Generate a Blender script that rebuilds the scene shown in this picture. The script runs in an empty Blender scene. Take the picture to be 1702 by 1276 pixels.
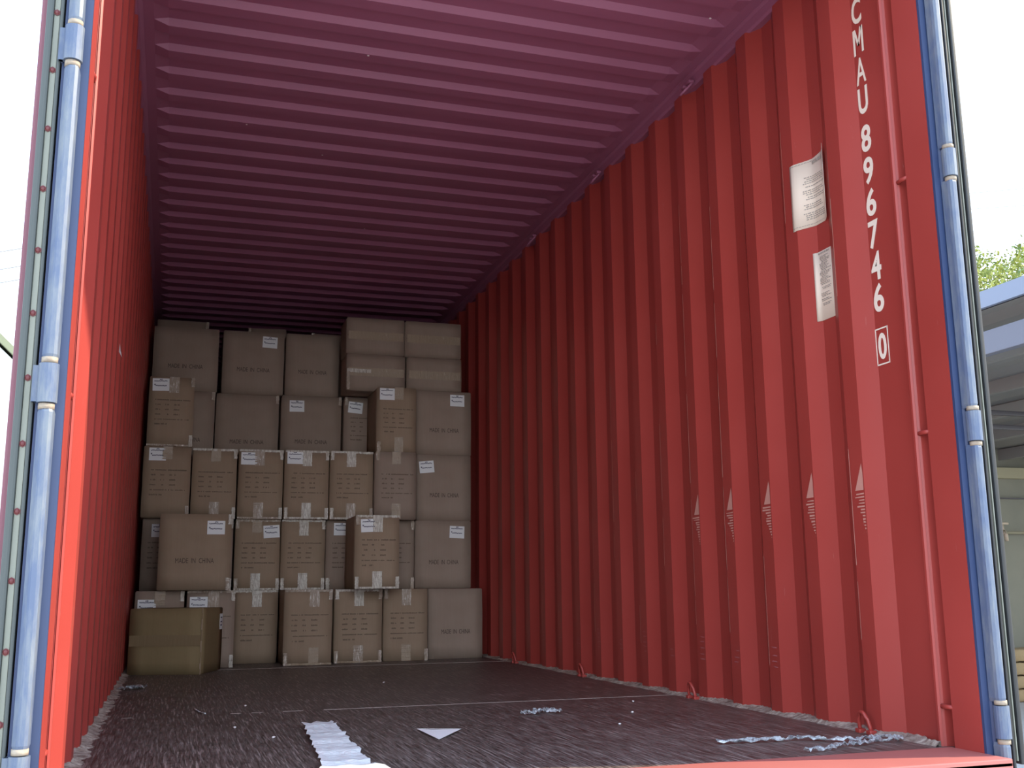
import bpy, bmesh, math, random
from mathutils import Vector, Matrix
random.seed(7)
S = bpy.context.scene
COL = S.collection
PI = math.pi

# ------------------------------------------------------------------ camera, world, sun, exposure
CAM = (-0.9308, -2.4293, 0.4403)
F_PX, YAW, PITCH, ROLL = 1750.85, 0.31086, 0.19395, -0.0098
cd = bpy.data.cameras.new('camera'); cam = bpy.data.objects.new('camera', cd); COL.objects.link(cam)
cd.sensor_width = 36.0; cd.lens = F_PX / 1702.0 * 36.0; cd.clip_start = 0.02; cd.clip_end = 500
fw = Vector((math.sin(YAW) * math.cos(PITCH), math.cos(YAW) * math.cos(PITCH), math.sin(PITCH)))
r0 = fw.cross(Vector((0, 0, 1))).normalized(); u0 = r0.cross(fw)
rr = r0 * math.cos(ROLL) + u0 * math.sin(ROLL); uu = -r0 * math.sin(ROLL) + u0 * math.cos(ROLL)
cam.matrix_world = Matrix(((rr.x, uu.x, -fw.x, CAM[0]), (rr.y, uu.y, -fw.y, CAM[1]), (rr.z, uu.z, -fw.z, CAM[2]), (0, 0, 0, 1)))
S.camera = cam

S.view_settings.view_transform = 'Standard'
S.view_settings.look = 'None'
S.view_settings.gamma = 1.0
S.view_settings.use_curve_mapping = False
S.view_settings.exposure = 0.0
S.render.film_transparent = False

SKY_BASE = 2.8
ADDED_SKY_LOBE = 3.4  # added glow low in the sky behind the camera, fills the deep interior
world = bpy.data.worlds.new('sky'); S.world = world; world.use_nodes = True
wn = world.node_tree.nodes; wl = world.node_tree.links; wn.clear()
wo = wn.new('ShaderNodeOutputWorld'); wb = wn.new('ShaderNodeBackground')
geo = wn.new('ShaderNodeTexCoord')
dot = wn.new('ShaderNodeVectorMath'); dot.operation = 'DOT_PRODUCT'
dv = Vector((-0.32, -1.0, 0.04)).normalized(); dot.inputs[1].default_value = dv
wl.new(geo.outputs['Generated'], dot.inputs[0])
mx = wn.new('ShaderNodeMath'); mx.operation = 'MAXIMUM'; mx.inputs[1].default_value = 0
wl.new(dot.outputs['Value'], mx.inputs[0])
pw = wn.new('ShaderNodeMath'); pw.operation = 'POWER'; pw.inputs[1].default_value = 14
wl.new(mx.outputs[0], pw.inputs[0])
mul = wn.new('ShaderNodeMath'); mul.operation = 'MULTIPLY_ADD'; mul.inputs[1].default_value = ADDED_SKY_LOBE; mul.inputs[2].default_value = SKY_BASE
wl.new(pw.outputs[0], mul.inputs[0])
sx = wn.new('ShaderNodeSeparateXYZ'); wl.new(geo.outputs['Generated'], sx.inputs[0])
cr = wn.new('ShaderNodeValToRGB')
cr.color_ramp.elements[0].position = 0.0; cr.color_ramp.elements[0].color = (0.86, 0.93, 1.0, 1)
cr.color_ramp.elements[1].position = 0.9; cr.color_ramp.elements[1].color = (0.42, 0.64, 1.0, 1)
wl.new(sx.outputs['Z'], cr.inputs[0])
wl.new(cr.outputs[0], wb.inputs['Color']); wl.new(mul.outputs[0], wb.inputs['Strength'])
wl.new(wb.outputs[0], wo.inputs['Surface'])

sd = bpy.data.lights.new('sun', 'SUN'); sd.energy = 7.2; sd.angle = math.radians(0.6); sd.color = (1.0, 0.88, 0.66)
sun = bpy.data.objects.new('sun', sd); COL.objects.link(sun)
az, el = math.radians(13.3), math.radians(39)
trav = Vector((-math.cos(az) * math.cos(el), math.sin(az) * math.cos(el), -math.sin(el)))
sun.rotation_euler = trav.to_track_quat('-Z', 'Y').to_euler(); sun.location = (6, -3, 6)

GROUND = -1.3
# ------------------------------------------------------------------ materials
def mat(name, col=(0.5, 0.5, 0.5), rough=0.5, metal=0.0, spec=0.5):
    m = bpy.data.materials.new(name); m.use_nodes = True
    b = m.node_tree.nodes['Principled BSDF']
    b.inputs['Base Color'].default_value = (*col, 1); b.inputs['Roughness'].default_value = rough
    b.inputs['Metallic'].default_value = metal; b.inputs['Specular IOR Level'].default_value = spec
    return m
class NT:
    def __init__(s, m):
        s.t = m.node_tree; s.n = s.t.nodes; s.l = s.t.links; s.b = s.n['Principled BSDF']
    def new(s, k, **kw):
        x = s.n.new(k)
        for a, v in kw.items(): setattr(x, a, v)
        return x
    def coord(s, scale=(1, 1, 1), kind='Object', rot=(0, 0, 0)):
        tc = s.new('ShaderNodeTexCoord'); mp = s.new('ShaderNodeMapping'); mp.inputs['Scale'].default_value = scale
        mp.inputs['Rotation'].default_value = rot
        s.l.new(tc.outputs[kind], mp.inputs['Vector']); return mp.outputs[0]
    def noise(s, vec, scale, detail=4, rough=0.55, dist=0.0):
        x = s.new('ShaderNodeTexNoise'); x.inputs['Scale'].default_value = scale; x.inputs['Detail'].default_value = detail
        x.inputs['Roughness'].default_value = rough; x.inputs['Distortion'].default_value = dist
        s.l.new(vec, x.inputs['Vector']); return x.outputs['Fac']
    def ramp(s, fac, a, b, ca=0.0, cb=1.0):
        r = s.new('ShaderNodeMapRange'); r.inputs['From Min'].default_value = a; r.inputs['From Max'].default_value = b
        r.inputs['To Min'].default_value = ca; r.inputs['To Max'].default_value = cb; r.clamp = True
        s.l.new(fac, r.inputs['Value']); return r.outputs['Result']
    def math(s, op, a, b):
        r = s.new('ShaderNodeMath', operation=op)
        for i, v in enumerate((a, b)):
            if isinstance(v, (int, float)): r.inputs[i].default_value = v
            else: s.l.new(v, r.inputs[i])
        return r.outputs[0]
    def mix(s, fac, a, b):
        r = s.new('ShaderNodeMix', data_type='RGBA')
        for i, v in ((0, fac), (6, a), (7, b)):
            if isinstance(v, (int, float)): r.inputs[i].default_value = v
            elif isinstance(v, tuple): r.inputs[i].default_value = (*v, 1)
            else: s.l.new(v, r.inputs[i])
        return r.outputs[2]
    def bump(s, h, strength=0.2, dist=0.01):
        r = s.new('ShaderNodeBump'); r.inputs['Strength'].default_value = strength; r.inputs['Distance'].default_value = dist
        s.l.new(h, r.inputs['Height']); s.l.new(r.outputs[0], s.b.inputs['Normal'])
    def base(s, c): s.l.new(c, s.b.inputs['Base Color'])
    def rough(s, c): s.l.new(c, s.b.inputs['Roughness'])

RED = (0.355, 0.047, 0.037)
def paint(name, col, rough=0.38, scuffs=True, dust=0.0):
    m = mat(name, col, rough); t = NT(m)
    v = t.coord()
    big = t.noise(v, 1.3, 3)
    c = t.mix(t.ramp(big, 0.3, 0.75), col, tuple(min(1, k * 1.16 + 0.006) for k in col))
    if scuffs:
        vs = t.coord((6, 14, 0.9)); n1 = t.noise(vs, 9, 5, 0.7)
        s1 = t.ramp(n1, 0.69, 0.74, 0, 0.45)
        c = t.mix(s1, c, (0.52, 0.27, 0.24))
        n2 = t.noise(t.coord((1, 1, 1)), 26, 3, 0.6)
        c = t.mix(t.ramp(n2, 0.74, 0.78, 0, 0.5), c, (0.22, 0.05, 0.03))
    t.base(c); t.rough(t.ramp(big, 0.2, 0.8, rough - 0.07, rough + 0.1))
    t.bump(t.noise(v, 3.0, 3), 0.12, 0.02)
    t.b.inputs['Sheen Weight'].default_value = dust; t.b.inputs['Sheen Roughness'].default_value = 0.45
    t.b.inputs['Sheen Tint'].default_value = (0.55, 0.70, 1.0, 1)
    return m
M = {}
M['red'] = paint('red_container_paint', RED, dust=0.0)
M['roof_red'] = paint('veil_tinted_roof_paint', (0.33, 0.108, 0.185), 0.5, False, 0.0)  # bluish lens veil over the roof is mixed into this red
M['blue'] = paint('blue_container_paint', (0.032, 0.052, 0.125), 0.42, False)
M['hinge_blue'] = mat('worn_blue_hinge_paint', (0.17, 0.28, 0.48), 0.45); t = NT(M['hinge_blue'])
n = t.noise(t.coord((1, 1, 0.25)), 30, 5, 0.7); t.base(t.mix(t.ramp(n, 0.4, 0.7), (0.095, 0.13, 0.215), (0.20, 0.225, 0.25)))
M['rust'] = mat('bare_rusty_steel', (0.42, 0.33, 0.22), 0.7); t = NT(M['rust'])
n = t.noise(t.coord(), 60, 4); t.base(t.mix(n, (0.2, 0.13, 0.09), (0.55, 0.47, 0.36)))
M['gasket'] = mat('grey_green_rubber', (0.085, 0.095, 0.088), 0.55)
M['gasket_dark'] = mat('shaded_gasket_tyre_rubber', (0.03, 0.03, 0.03), 0.5)
M['retainer'] = mat('cream_metal_strip', (0.45, 0.46, 0.38), 0.5); t = NT(M['retainer'])
n = t.noise(t.coord((1, 1, 0.2)), 25, 4); t.base(t.mix(n, (0.20, 0.21, 0.17), (0.33, 0.33, 0.26)))
M['rivet'] = mat('dark_red_rivet', (0.16, 0.035, 0.035), 0.45)
M['door_red'] = paint('dull_red_door_paint', (0.20, 0.065, 0.085), 0.5, False)
M['sill'] = paint('worn_red_sill_paint', (0.42, 0.13, 0.11), 0.45, True)

# plywood floor: planks along the container with scratches and dust
m = mat('dark_plywood', (0.05, 0.03, 0.025), 0.42); M['ply'] = m; t = NT(m)
g = t.noise(t.coord((60, 3.5, 1)), 2.2, 5, 0.7)
g2 = t.noise(t.coord((1, 1, 1)), 2.3, 4, 0.6)
c = t.mix(t.ramp(g, 0.40, 0.62), (0.034, 0.024, 0.020), (0.185, 0.140, 0.120))
c = t.mix(t.ramp(g2, 0.35, 0.7, 0, 0.5), c, (0.055, 0.035, 0.030))
sc = t.noise(t.coord((90, 3.0, 1), rot=(0, 0, 0.32)), 1.6, 4, 0.75)
sc2 = t.noise(t.coord((90, 3.0, 1), rot=(0, 0, -0.22)), 1.6, 4, 0.75)
sc3 = t.noise(t.coord((4, 40, 1), rot=(0, 0, 0.1)), 2.0, 4, 0.75)
pat = t.noise(t.coord(), 1.5, 3)
c = t.mix(t.math('MULTIPLY', t.ramp(sc, 0.53, 0.62, 0, 0.8), t.ramp(pat, 0.40, 0.56)), c, (0.42, 0.35, 0.31))
c = t.mix(t.math('MULTIPLY', t.ramp(sc2, 0.53, 0.62, 0, 0.8), t.ramp(pat, 0.56, 0.42)), c, (0.40, 0.33, 0.30))
c = t.mix(t.ramp(sc3, 0.60, 0.68, 0, 0.6), c, (0.30, 0.25, 0.22))
sp = t.noise(t.coord((1, 2, 1)), 55, 2, 0.5)
c = t.mix(t.ramp(sp, 0.72, 0.75, 0, 0.7), c, (0.52, 0.47, 0.42))
t.base(c); t.rough(t.ramp(g, 0.3, 0.7, 0.34, 0.55)); t.bump(g, 0.2, 0.003)

def card(name, a, b):
    m = mat(name, a, 0.75, spec=0.25); t = NT(m)
    n1 = t.noise(t.coord((1, 1, 1)), 4, 3); n2 = t.noise(t.coord((60, 60, 1.2)), 3, 3)
    c = t.mix(t.ramp(n1, 0.3, 0.75), a, b); c = t.mix(t.ramp(n2, 0.4, 0.75, 0, 0.18), c, tuple(k * 0.72 for k in a))
    t.base(c); t.bump(t.noise(t.coord((1, 1, 1)), 9, 3), 0.25, 0.01)
    return m
M['card'] = card('brown_cardboard', (0.34, 0.235, 0.155), (0.40, 0.285, 0.195))
M['card2'] = card('greyish_cardboard', (0.34, 0.245, 0.185), (0.39, 0.29, 0.225))
M['band'] = mat('tan_packing_tape', (0.24, 0.165, 0.085), 0.45)
M['card3'] = card('olive_cardboard', (0.25, 0.175, 0.085), (0.30, 0.215, 0.11))
M['ink'] = mat('black_printing_ink', (0.11, 0.075, 0.06), 0.8, spec=0.2)
M['ink2'] = mat('faded_printing_ink', (0.17, 0.12, 0.085), 0.8, spec=0.2)
M['sink'] = mat('sticker_ink', (0.13, 0.12, 0.15), 0.8)
M['paper'] = mat('white_paper', (0.86, 0.84, 0.82), 0.6)
M['notice'] = mat('cream_notice_paper', (0.88, 0.76, 0.62), 0.6)
M['nink'] = mat('grey_notice_ink', (0.36, 0.32, 0.28), 0.8)
M['white'] = mat('white_stencil_paint', (0.92, 0.80, 0.67), 0.5)
def tape(name, lo, hi, a, b):
    m = mat(name, lo, 0.28, spec=0.6); t = NT(m)
    n1 = t.noise(t.coord((26, 26, 5)), 3.2, 5, 0.75, 0.6)
    t.base(t.mix(t.ramp(n1, a, b), lo, hi)); t.bump(n1, 0.6, 0.006)
    return m
M['tclear'] = tape('clear_packing_tape', (0.37, 0.27, 0.19), (0.80, 0.72, 0.62), 0.52, 0.66)
M['twhite'] = tape('wrinkled_packing_tape', (0.42, 0.34, 0.26), (0.74, 0.68, 0.58), 0.40, 0.62)
M['tfaint'] = tape('thin_clear_tape', (0.37, 0.265, 0.17), (0.66, 0.55, 0.42), 0.60, 0.72)
m = mat('clear_plastic_film', (0.75, 0.80, 0.82), 0.2, spec=0.8); M['film'] = m; t = NT(m)
n = t.noise(t.coord(), 60, 4, 0.7); t.l.new(t.ramp(n, 0.42, 0.62, 0.12, 0.9), t.b.inputs['Alpha']); t.bump(n, 0.7, 0.01)
M['poly'] = mat('white_plastic_sheet', (0.80, 0.84, 0.84), 0.4); t = NT(M['poly']); t.bump(t.noise(t.coord((1, 3, 1)), 18, 4, 0.6, 1.0), 0.5, 0.01)
m = mat('dusty_edge_sealant', (0.30, 0.22, 0.18), 0.85); M['seal'] = m; t = NT(m)
n = t.noise(t.coord(), 35, 5, 0.7); t.base(t.mix(t.ramp(n, 0.35, 0.65), (0.20, 0.13, 0.10), (0.50, 0.42, 0.35))); t.bump(n, 0.8, 0.01)
M['seam'] = mat('dusty_seam', (0.36, 0.29, 0.26), 0.8)
m = mat('concrete_ground', (0.36, 0.34, 0.31), 0.85); M['ground'] = m; t = NT(m)
n = t.noise(t.coord(), 0.8, 6, 0.6); t.base(t.mix(n, (0.36, 0.35, 0.33), (0.52, 0.50, 0.46))); t.bump(t.noise(t.coord(), 20, 4), 0.3, 0.02)
m = mat('leaf_green', (0.22, 0.33, 0.05), 0.55); M['leaf'] = m; t = NT(m)
n = t.noise(t.coord(), 1.6, 3); t.base(t.mix(t.ramp(n, 0.35, 0.65), (0.10, 0.16, 0.03), (0.42, 0.42, 0.08))); t.b.inputs['Transmission Weight'].default_value = 0.0
M['bark'] = mat('bark', (0.10, 0.07, 0.05), 0.9)
M['fascia'] = mat('pale_blue_metal', (0.22, 0.27, 0.36), 0.45)
M['sheet'] = mat('grey_roof_sheet', (0.20, 0.20, 0.185), 0.6)
M['beam'] = mat('blue_grey_steel', (0.15, 0.165, 0.21), 0.5)
M['pipe'] = mat('dark_steel_pipe', (0.07, 0.065, 0.07), 0.5)
M['cream'] = mat('cream_painted_beam', (0.30, 0.28, 0.18), 0.6)
m = mat('grey_green_plaster', (0.24, 0.25, 0.21), 0.85); M['plaster'] = m; t = NT(m)
n = t.noise(t.coord(), 1.5, 5); t.base(t.mix(n, (0.15, 0.155, 0.125), (0.24, 0.235, 0.18)))
M['burlap'] = mat('tan_woven_sack', (0.34, 0.25, 0.13), 0.85); t = NT(M['burlap']); t.bump(t.noise(t.coord(), 30, 4), 0.5, 0.01)
M['valve'] = mat('weathered_brass', (0.45, 0.37, 0.27), 0.5)
M['whitewall'] = mat('whitewashed_wall', (0.85, 0.85, 0.80), 0.8)
M['olive'] = mat('olive_barge_board', (0.28, 0.30, 0.18), 0.7)
M['cable'] = mat('grey_cable', (0.35, 0.35, 0.36), 0.6)
M['dark_steel'] = mat('dark_underframe_steel', (0.05, 0.05, 0.055), 0.6)
M['speck'] = mat('pale_fleck', (0.8, 0.76, 0.74), 0.5)

# ------------------------------------------------------------------ mesh helpers
def link(name, me, m, parent=None):
    o = bpy.data.objects.new(name, me); COL.objects.link(o)
    if m is not None: me.materials.append(m)
    if parent is not None: o.parent = parent
    return o
def fin(name, bm, m, parent=None, smooth=False, loc=None):
    me = bpy.data.meshes.new(name); bmesh.ops.recalc_face_normals(bm, faces=bm.faces); bm.to_mesh(me); bm.free()
    if smooth:
        for p in me.polygons: p.use_smooth = True
    o = link(name, me, m, parent)
    if loc: o.location = loc
    return o
def empty(name, loc, label, cat, group=None, rz=0):
    o = bpy.data.objects.new(name, None); COL.objects.link(o); o.location = loc; o.rotation_euler = (0, 0, rz)
    o.empty_display_size = 0.1; tag(o, label, cat, group); return o
def tag(o, label=None, cat=None, group=None, kind=None):
    if label: o['label'] = label
    if cat: o['category'] = cat
    if group: o['group'] = group
    if kind: o['kind'] = kind
    return o
def struct(o, label=None):
    o['kind'] = 'structure'
    if label: o['label'] = label
    return o
def box(bm, x0, x1, y0, y1, z0, z1, bev=0.0, mtx=None):
    vs = [bm.verts.new((x, y, z)) for x in (x0, x1) for y in (y0, y1) for z in (z0, z1)]
    q = [(0, 1, 3, 2), (4, 6, 7, 5), (0, 4, 5, 1), (2, 3, 7, 6), (0, 2, 6, 4), (1, 5, 7, 3)]
    fs = [bm.faces.new([vs[i] for i in f]) for f in q]
    if mtx is not None:
        for v in vs: v.co = mtx @ v.co
    if bev > 0:
        es = list({e for f in fs for e in f.edges})
        bmesh.ops.bevel(bm, geom=es, offset=bev, segments=2, affect='EDGES', profile=0.6)
def tube(bm, pts, rad, n=10, caps=True):
    pts = [Vector(p) for p in pts]; rings = []
    for i, p in enumerate(pts):
        d = (pts[min(i + 1, len(pts) - 1)] - pts[max(i - 1, 0)]).normalized()
        a = Vector((0, 0, 1)) if abs(d.z) < 0.9 else Vector((1, 0, 0))
        u = d.cross(a).normalized(); v = d.cross(u)
        r = rad[i] if isinstance(rad, (list, tuple)) else rad
        rings.append([bm.verts.new(p + (u * math.cos(2 * PI * k / n) + v * math.sin(2 * PI * k / n)) * r) for k in range(n)])
    for a, b in zip(rings, rings[1:]):
        for k in range(n): bm.faces.new((a[k], a[(k + 1) % n], b[(k + 1) % n], b[k]))
    if caps:
        bm.faces.new(rings[0]); bm.faces.new(rings[-1][::-1])
def extrude_poly(bm, pts, z0, z1, closed=True):
    a = [bm.verts.new((x, y, z0)) for x, y in pts]; b = [bm.verts.new((x, y, z1)) for x, y in pts]
    n = len(pts)
    for i in range(n if closed else n - 1):
        bm.faces.new((a[i], a[(i + 1) % n], b[(i + 1) % n], b[i]))
    if closed: bm.faces.new(a[::-1]); bm.faces.new(b)
def quad(bm, pts):
    return bm.faces.new([bm.verts.new(p) for p in pts])
def text_mesh(s, size, bold=0.0, xs=1.0):
    cu = bpy.data.curves.new('lettering', 'FONT'); cu.body = s; cu.size = size; cu.align_x = 'CENTER'; cu.align_y = 'CENTER'
    cu.extrude = 0.0004; cu.offset = bold; cu.resolution_u = 4
    o = bpy.data.objects.new('lettering', cu); COL.objects.link(o)
    dg = bpy.context.evaluated_depsgraph_get(); me = bpy.data.meshes.new_from_object(o.evaluated_get(dg))
    bpy.data.objects.remove(o); bpy.data.curves.remove(cu)
    xsn = [v.co.x for v in me.vertices]; ysn = [v.co.y for v in me.vertices]
    cx, cy = (min(xsn) + max(xsn)) / 2, (min(ysn) + max(ysn)) / 2
    for v in me.vertices: v.co.x = (v.co.x - cx) * xs; v.co.y -= cy
    me.materials.clear()
    return me, (max(xsn) - min(xsn)) * xs, max(ysn) - min(ysn)
def add_mesh(bm, me, mtx):
    tmp = bmesh.new(); tmp.from_mesh(me); bmesh.ops.transform(tmp, matrix=mtx, verts=tmp.verts)
    m2 = bpy.data.meshes.new('tmp'); tmp.to_mesh(m2); tmp.free(); bm.from_mesh(m2); bpy.data.meshes.remove(m2)

# ------------------------------------------------------------------ container shell
L = 12.03; H = 2.672; XI, XO = 1.155, 1.191; PITCHW = 0.278; Y1 = 0.382
def wall_profile():
    pts = [(1.165, 0.158), (1.160, 0.163), (1.160, 0.170), (1.166, 0.178), (XO, 0.196)]
    c = Y1
    while c < L - 0.1:
        pts += [(XO, c - 0.034), (XI, c + 0.034)]
        pts += [(XI, c + 0.034 + 0.071), (XO, c + 0.034 + 0.071 + 0.068)]
        c += PITCHW
    pts += [(XO, L)]
    return pts
WP = wall_profile()
def side_wall(sx, name):
    bm = bmesh.new()
    zs = [0.0, 0.6, 1.3, 2.0, 2.625]
    cols = [[bm.verts.new((sx * x, y, z)) for z in zs] for x, y in WP]
    for a, b in zip(cols, cols[1:]):
        for k in range(len(zs) - 1): bm.faces.new((a[k], b[k], b[k + 1], a[k + 1]))
    out = [[bm.verts.new((sx * (x + 0.003), y, z)) for z in zs] for x, y in WP]
    for a, b in zip(out, out[1:]):
        for k in range(len(zs) - 1): bm.faces.new((a[k], a[k + 1], b[k + 1], b[k]))
    return struct(fin(name, bm, M['red']))
wr = side_wall(1, 'wall_right'); wlft = side_wall(-1, 'wall_left')
struct(wr, 'right corrugated red steel wall with white stencilled number'); struct(wlft, 'left corrugated red steel wall seen at a grazing angle')
bm = bmesh.new(); x = -1.19; ps = []
while x < 1.19:
    ps += [(x, L - 0.04), (x + 0.10, L - 0.04), (x + 0.15, L), (x + 0.25, L)]; x += 0.30
ps = [(min(a, 1.2), b) for a, b in ps] + [(1.2, L + 0.03), (-1.19, L + 0.03)]
extrude_poly(bm, ps, 0, H); struct(fin('wall_back', bm, M['red']))

# roof with cross corrugations that die out before the side rails
def roof_z(y):
    ph = (y - 1.627) / 0.205; f = ph - math.floor(ph + 0.5)   # -0.5..0.5, 0 = centre of the slope facing the door
    d = f * 0.205
    if abs(d) < 0.010: return 0.5 - d / 0.020           # high -> low
    if d >= 0.010:
        return 0.0 if d < 0.075 else min(1.0, (d - 0.075) / 0.020)
    return 1.0 if d > -0.125 else 0.0
ys = [0.04]
k = -8
while True:
    c = 1.627 + 0.205 * k; k += 1
    for d in (-0.010, 0.010, 0.075, 0.095):
        if 0.05 < c + d < L: ys.append(c + d)
    if c > L: break
ys.append(L)
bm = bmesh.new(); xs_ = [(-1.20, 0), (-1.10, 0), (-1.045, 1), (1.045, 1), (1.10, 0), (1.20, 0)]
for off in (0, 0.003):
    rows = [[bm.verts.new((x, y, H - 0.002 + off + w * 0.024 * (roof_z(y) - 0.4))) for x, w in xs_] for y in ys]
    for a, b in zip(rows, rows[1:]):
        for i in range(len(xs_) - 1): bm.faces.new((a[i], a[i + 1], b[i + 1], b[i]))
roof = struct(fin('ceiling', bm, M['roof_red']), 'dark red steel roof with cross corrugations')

# top side rails
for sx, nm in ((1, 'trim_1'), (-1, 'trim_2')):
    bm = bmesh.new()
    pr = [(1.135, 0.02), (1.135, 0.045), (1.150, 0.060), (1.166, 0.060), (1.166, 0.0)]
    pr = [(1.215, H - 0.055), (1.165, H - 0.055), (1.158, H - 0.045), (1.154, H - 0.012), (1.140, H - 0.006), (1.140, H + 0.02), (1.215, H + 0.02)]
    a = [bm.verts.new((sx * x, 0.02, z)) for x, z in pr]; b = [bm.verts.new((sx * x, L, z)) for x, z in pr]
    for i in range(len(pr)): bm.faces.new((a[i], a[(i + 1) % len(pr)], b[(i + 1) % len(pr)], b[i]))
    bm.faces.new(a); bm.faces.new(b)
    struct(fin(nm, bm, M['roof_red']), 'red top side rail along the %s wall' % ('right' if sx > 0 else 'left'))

# corner posts: red inner face with lashing recess, blue outer face
for sx, nm, side in ((1, 'trim_3', 'right'), (-1, 'trim_4', 'left')):
    bm = bmesh.new()
    pts = [(1.165, 0.0), (1.165, 0.112), (1.170, 0.116), (1.200, 0.118), (1.205, 0.150), (1.175, 0.156), (1.167, 0.160), (1.21, 0.20), (1.214, 0.0)]
    extrude_poly(bm, [(sx * x, y) for x, y in pts], -0.12, 2.62)
    post = struct(fin(nm, bm, M['red']), '%s door post, red inside and blue outside' % side)
    bm = bmesh.new(); pts = [(1.1655, -0.010), (1.1655, -0.001), (1.222, -0.001), (1.222, -0.022), (1.190, -0.018), (1.186, -0.012)]
    extrude_poly(bm, [(sx * x, y) for x, y in pts], -0.15, 2.62)
    tag(fin('outer_face', bm, M['blue'], post), 'blue painted outer face')
    for z in (0.109, 0.888, 1.678, 2.45):
        bm = bmesh.new(); tube(bm, [(sx * 1.172, 0.108, z), (sx * 1.168, 0.135, z), (sx * 1.172, 0.165, z)], 0.007, 8)
        fin('lashing_bar', bm, M['red'], post, True)
    # hinge tubes fixed to the post
    hz = [0.086, 0.882, 1.665, 2.450]
    segs = [(-0.14, hz[0] - 0.052), (hz[0] + 0.052, hz[1] - 0.052), (hz[1] + 0.052, hz[2] - 0.052), (hz[2] + 0.052, 2.60)]
    for z0, z1 in segs:
        bm = bmesh.new()
        sec = [(-0.0165, -0.002), (-0.0145, -0.011), (-0.008, -0.0165), (0.002, -0.0165), (0.006, -0.0150), (0.0155, -0.003), (0.0165, 0.002), (0.0165, 0.022), (-0.0165, 0.022)]
        rings = []
        for zz, k in ((z0, 0.82), (z0 + 0.010, 1.0), (z1 - 0.010, 1.0), (z1, 0.82)):
            rings.append([bm.verts.new((sx * (1.198 + x * k), -0.040 + y * (k if y < 0 else 1), zz)) for x, y in sec])
        for a, b in zip(rings, rings[1:]):
            for k in range(len(sec)): bm.faces.new((a[k], a[(k + 1) % len(sec)], b[(k + 1) % len(sec)], b[k]))
        bm.faces.new(rings[0]); bm.faces.new(rings[-1])
        h = fin('hinge_tube', bm, M['hinge_blue'], post); h['label'] = 'worn pale blue hinge tube'
    for z in hz:
        for dz in (-0.050, 0.050):
            bm = bmesh.new(); tube(bm, [(sx * 1.198, -0.040, z + dz - 0.006), (sx * 1.198, -0.040, z + dz + 0.006)], 0.0165, 16)
            fin('hinge_washer', bm, M['rust'], post, True)

# header and sill
bm = bmesh.new(); box(bm, -1.222, 1.222, -0.02, 0.14, 2.585, 2.80, 0.004); struct(fin('trim_5', bm, M['red']), 'red header beam over the container doorway')
bm = bmesh.new(); box(bm, -1.166, 1.166, -0.10, 0.128, -0.018, 0.003, 0.003); box(bm, -1.166, 1.166, -0.10, -0.085, -0.16, -0.005, 0.003)
struct(fin('trim_6', bm, M['sill']), 'worn red steel threshold plate at the floor edge')

# floor
bm = bmesh.new(); box(bm, -1.192, 1.192, 0.132, L, -0.03, 0.0); fl = struct(fin('floor', bm, M['ply']), 'dark worn plywood container floor')
for y in (1.80, 4.22):
    bm = bmesh.new(); N = 60
    for i in range(N):
        xa = -1.15 + 2.3 * i / N; xb = -1.15 + 2.3 * (i + 1) / N
        if y < 2 and xa < -0.35 and random.random() < 0.6: continue
        w = random.uniform(0.0015, 0.005)
        box(bm, xa, xb, y - w, y + w, 0.0, 0.0012)
    fin('plank_seam', bm, M['seam'], fl)
bm = bmesh.new()
for (xa, ya, xb, yb) in ((0.30, 0.9, 0.36, 1.78), (-0.36, 0.75, -0.33, 1.30), (0.62, 1.25, 0.67, 1.72)):
    n = 14
    for i in range(n):
        if random.random() < 0.25: continue
        f0, f1 = i / n, (i + 1) / n
        p = [(xa + (xb - xa) * f0, ya + (yb - ya) * f0), (xa + (xb - xa) * f1, ya + (yb - ya) * f1)]
        quad(bm, [(p[0][0] - 0.0012, p[0][1], 0.0009), (p[0][0] + 0.0012, p[0][1], 0.0009), (p[1][0] + 0.0012, p[1][1], 0.0009), (p[1][0] - 0.0012, p[1][1], 0.0009)])
fin('scratch', bm, M['seam'], fl)

# sealant and dust along the wall feet, following the corrugation
def edge_strip(sx, nm, amp):
    bm = bmesh.new(); pr = []
    for i in range(620):
        y = 0.16 + i * 0.008
        if y > 5.0: break
        ph = ((y - Y1) / PITCHW) % 1.0
        d = ph * PITCHW
        if d < 0.034: xw = XO - (d + 0.034) / 0.068 * 0.036
        elif d < 0.105: xw = XI
        elif d < 0.173: xw = XI + (d - 0.105) / 0.068 * 0.036
        elif d < 0.244: xw = XO
        else: xw = XO - (d - 0.244) / 0.068 * 0.036
        inn = XI - 0.004 - amp * (0.5 + 0.22 * math.sin(y * 23) * math.sin(y * 9.1) + 0.22 * random.random() + 0.12 * math.sin(y * 61))
        pr.append((xw + 0.003, inn, y))
    prev = None
    for xw, inn, y in pr:
        h = 0.006 + 0.004 * random.random()
        cur = [bm.verts.new((sx * xw, y, 0.0)), bm.verts.new((sx * xw, y, h + 0.006)), bm.verts.new((sx * (xw * 0.6 + inn * 0.4), y, h)), bm.verts.new((sx * inn, y, 0.0))]
        if prev:
            for k in range(3): bm.faces.new((prev[k], cur[k], cur[k + 1], prev[k + 1]))
            bm.faces.new((prev[3], cur[3], cur[0], prev[0]))
        prev = cur
    return fin(nm, bm, M['seal'])
struct(edge_strip(1, 'trim_7', 0.022), 'dusty sealant line at the foot of the right wall')
struct(edge_strip(-1, 'trim_8', 0.040), 'dusty sealant line at the foot of the left wall')

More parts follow.
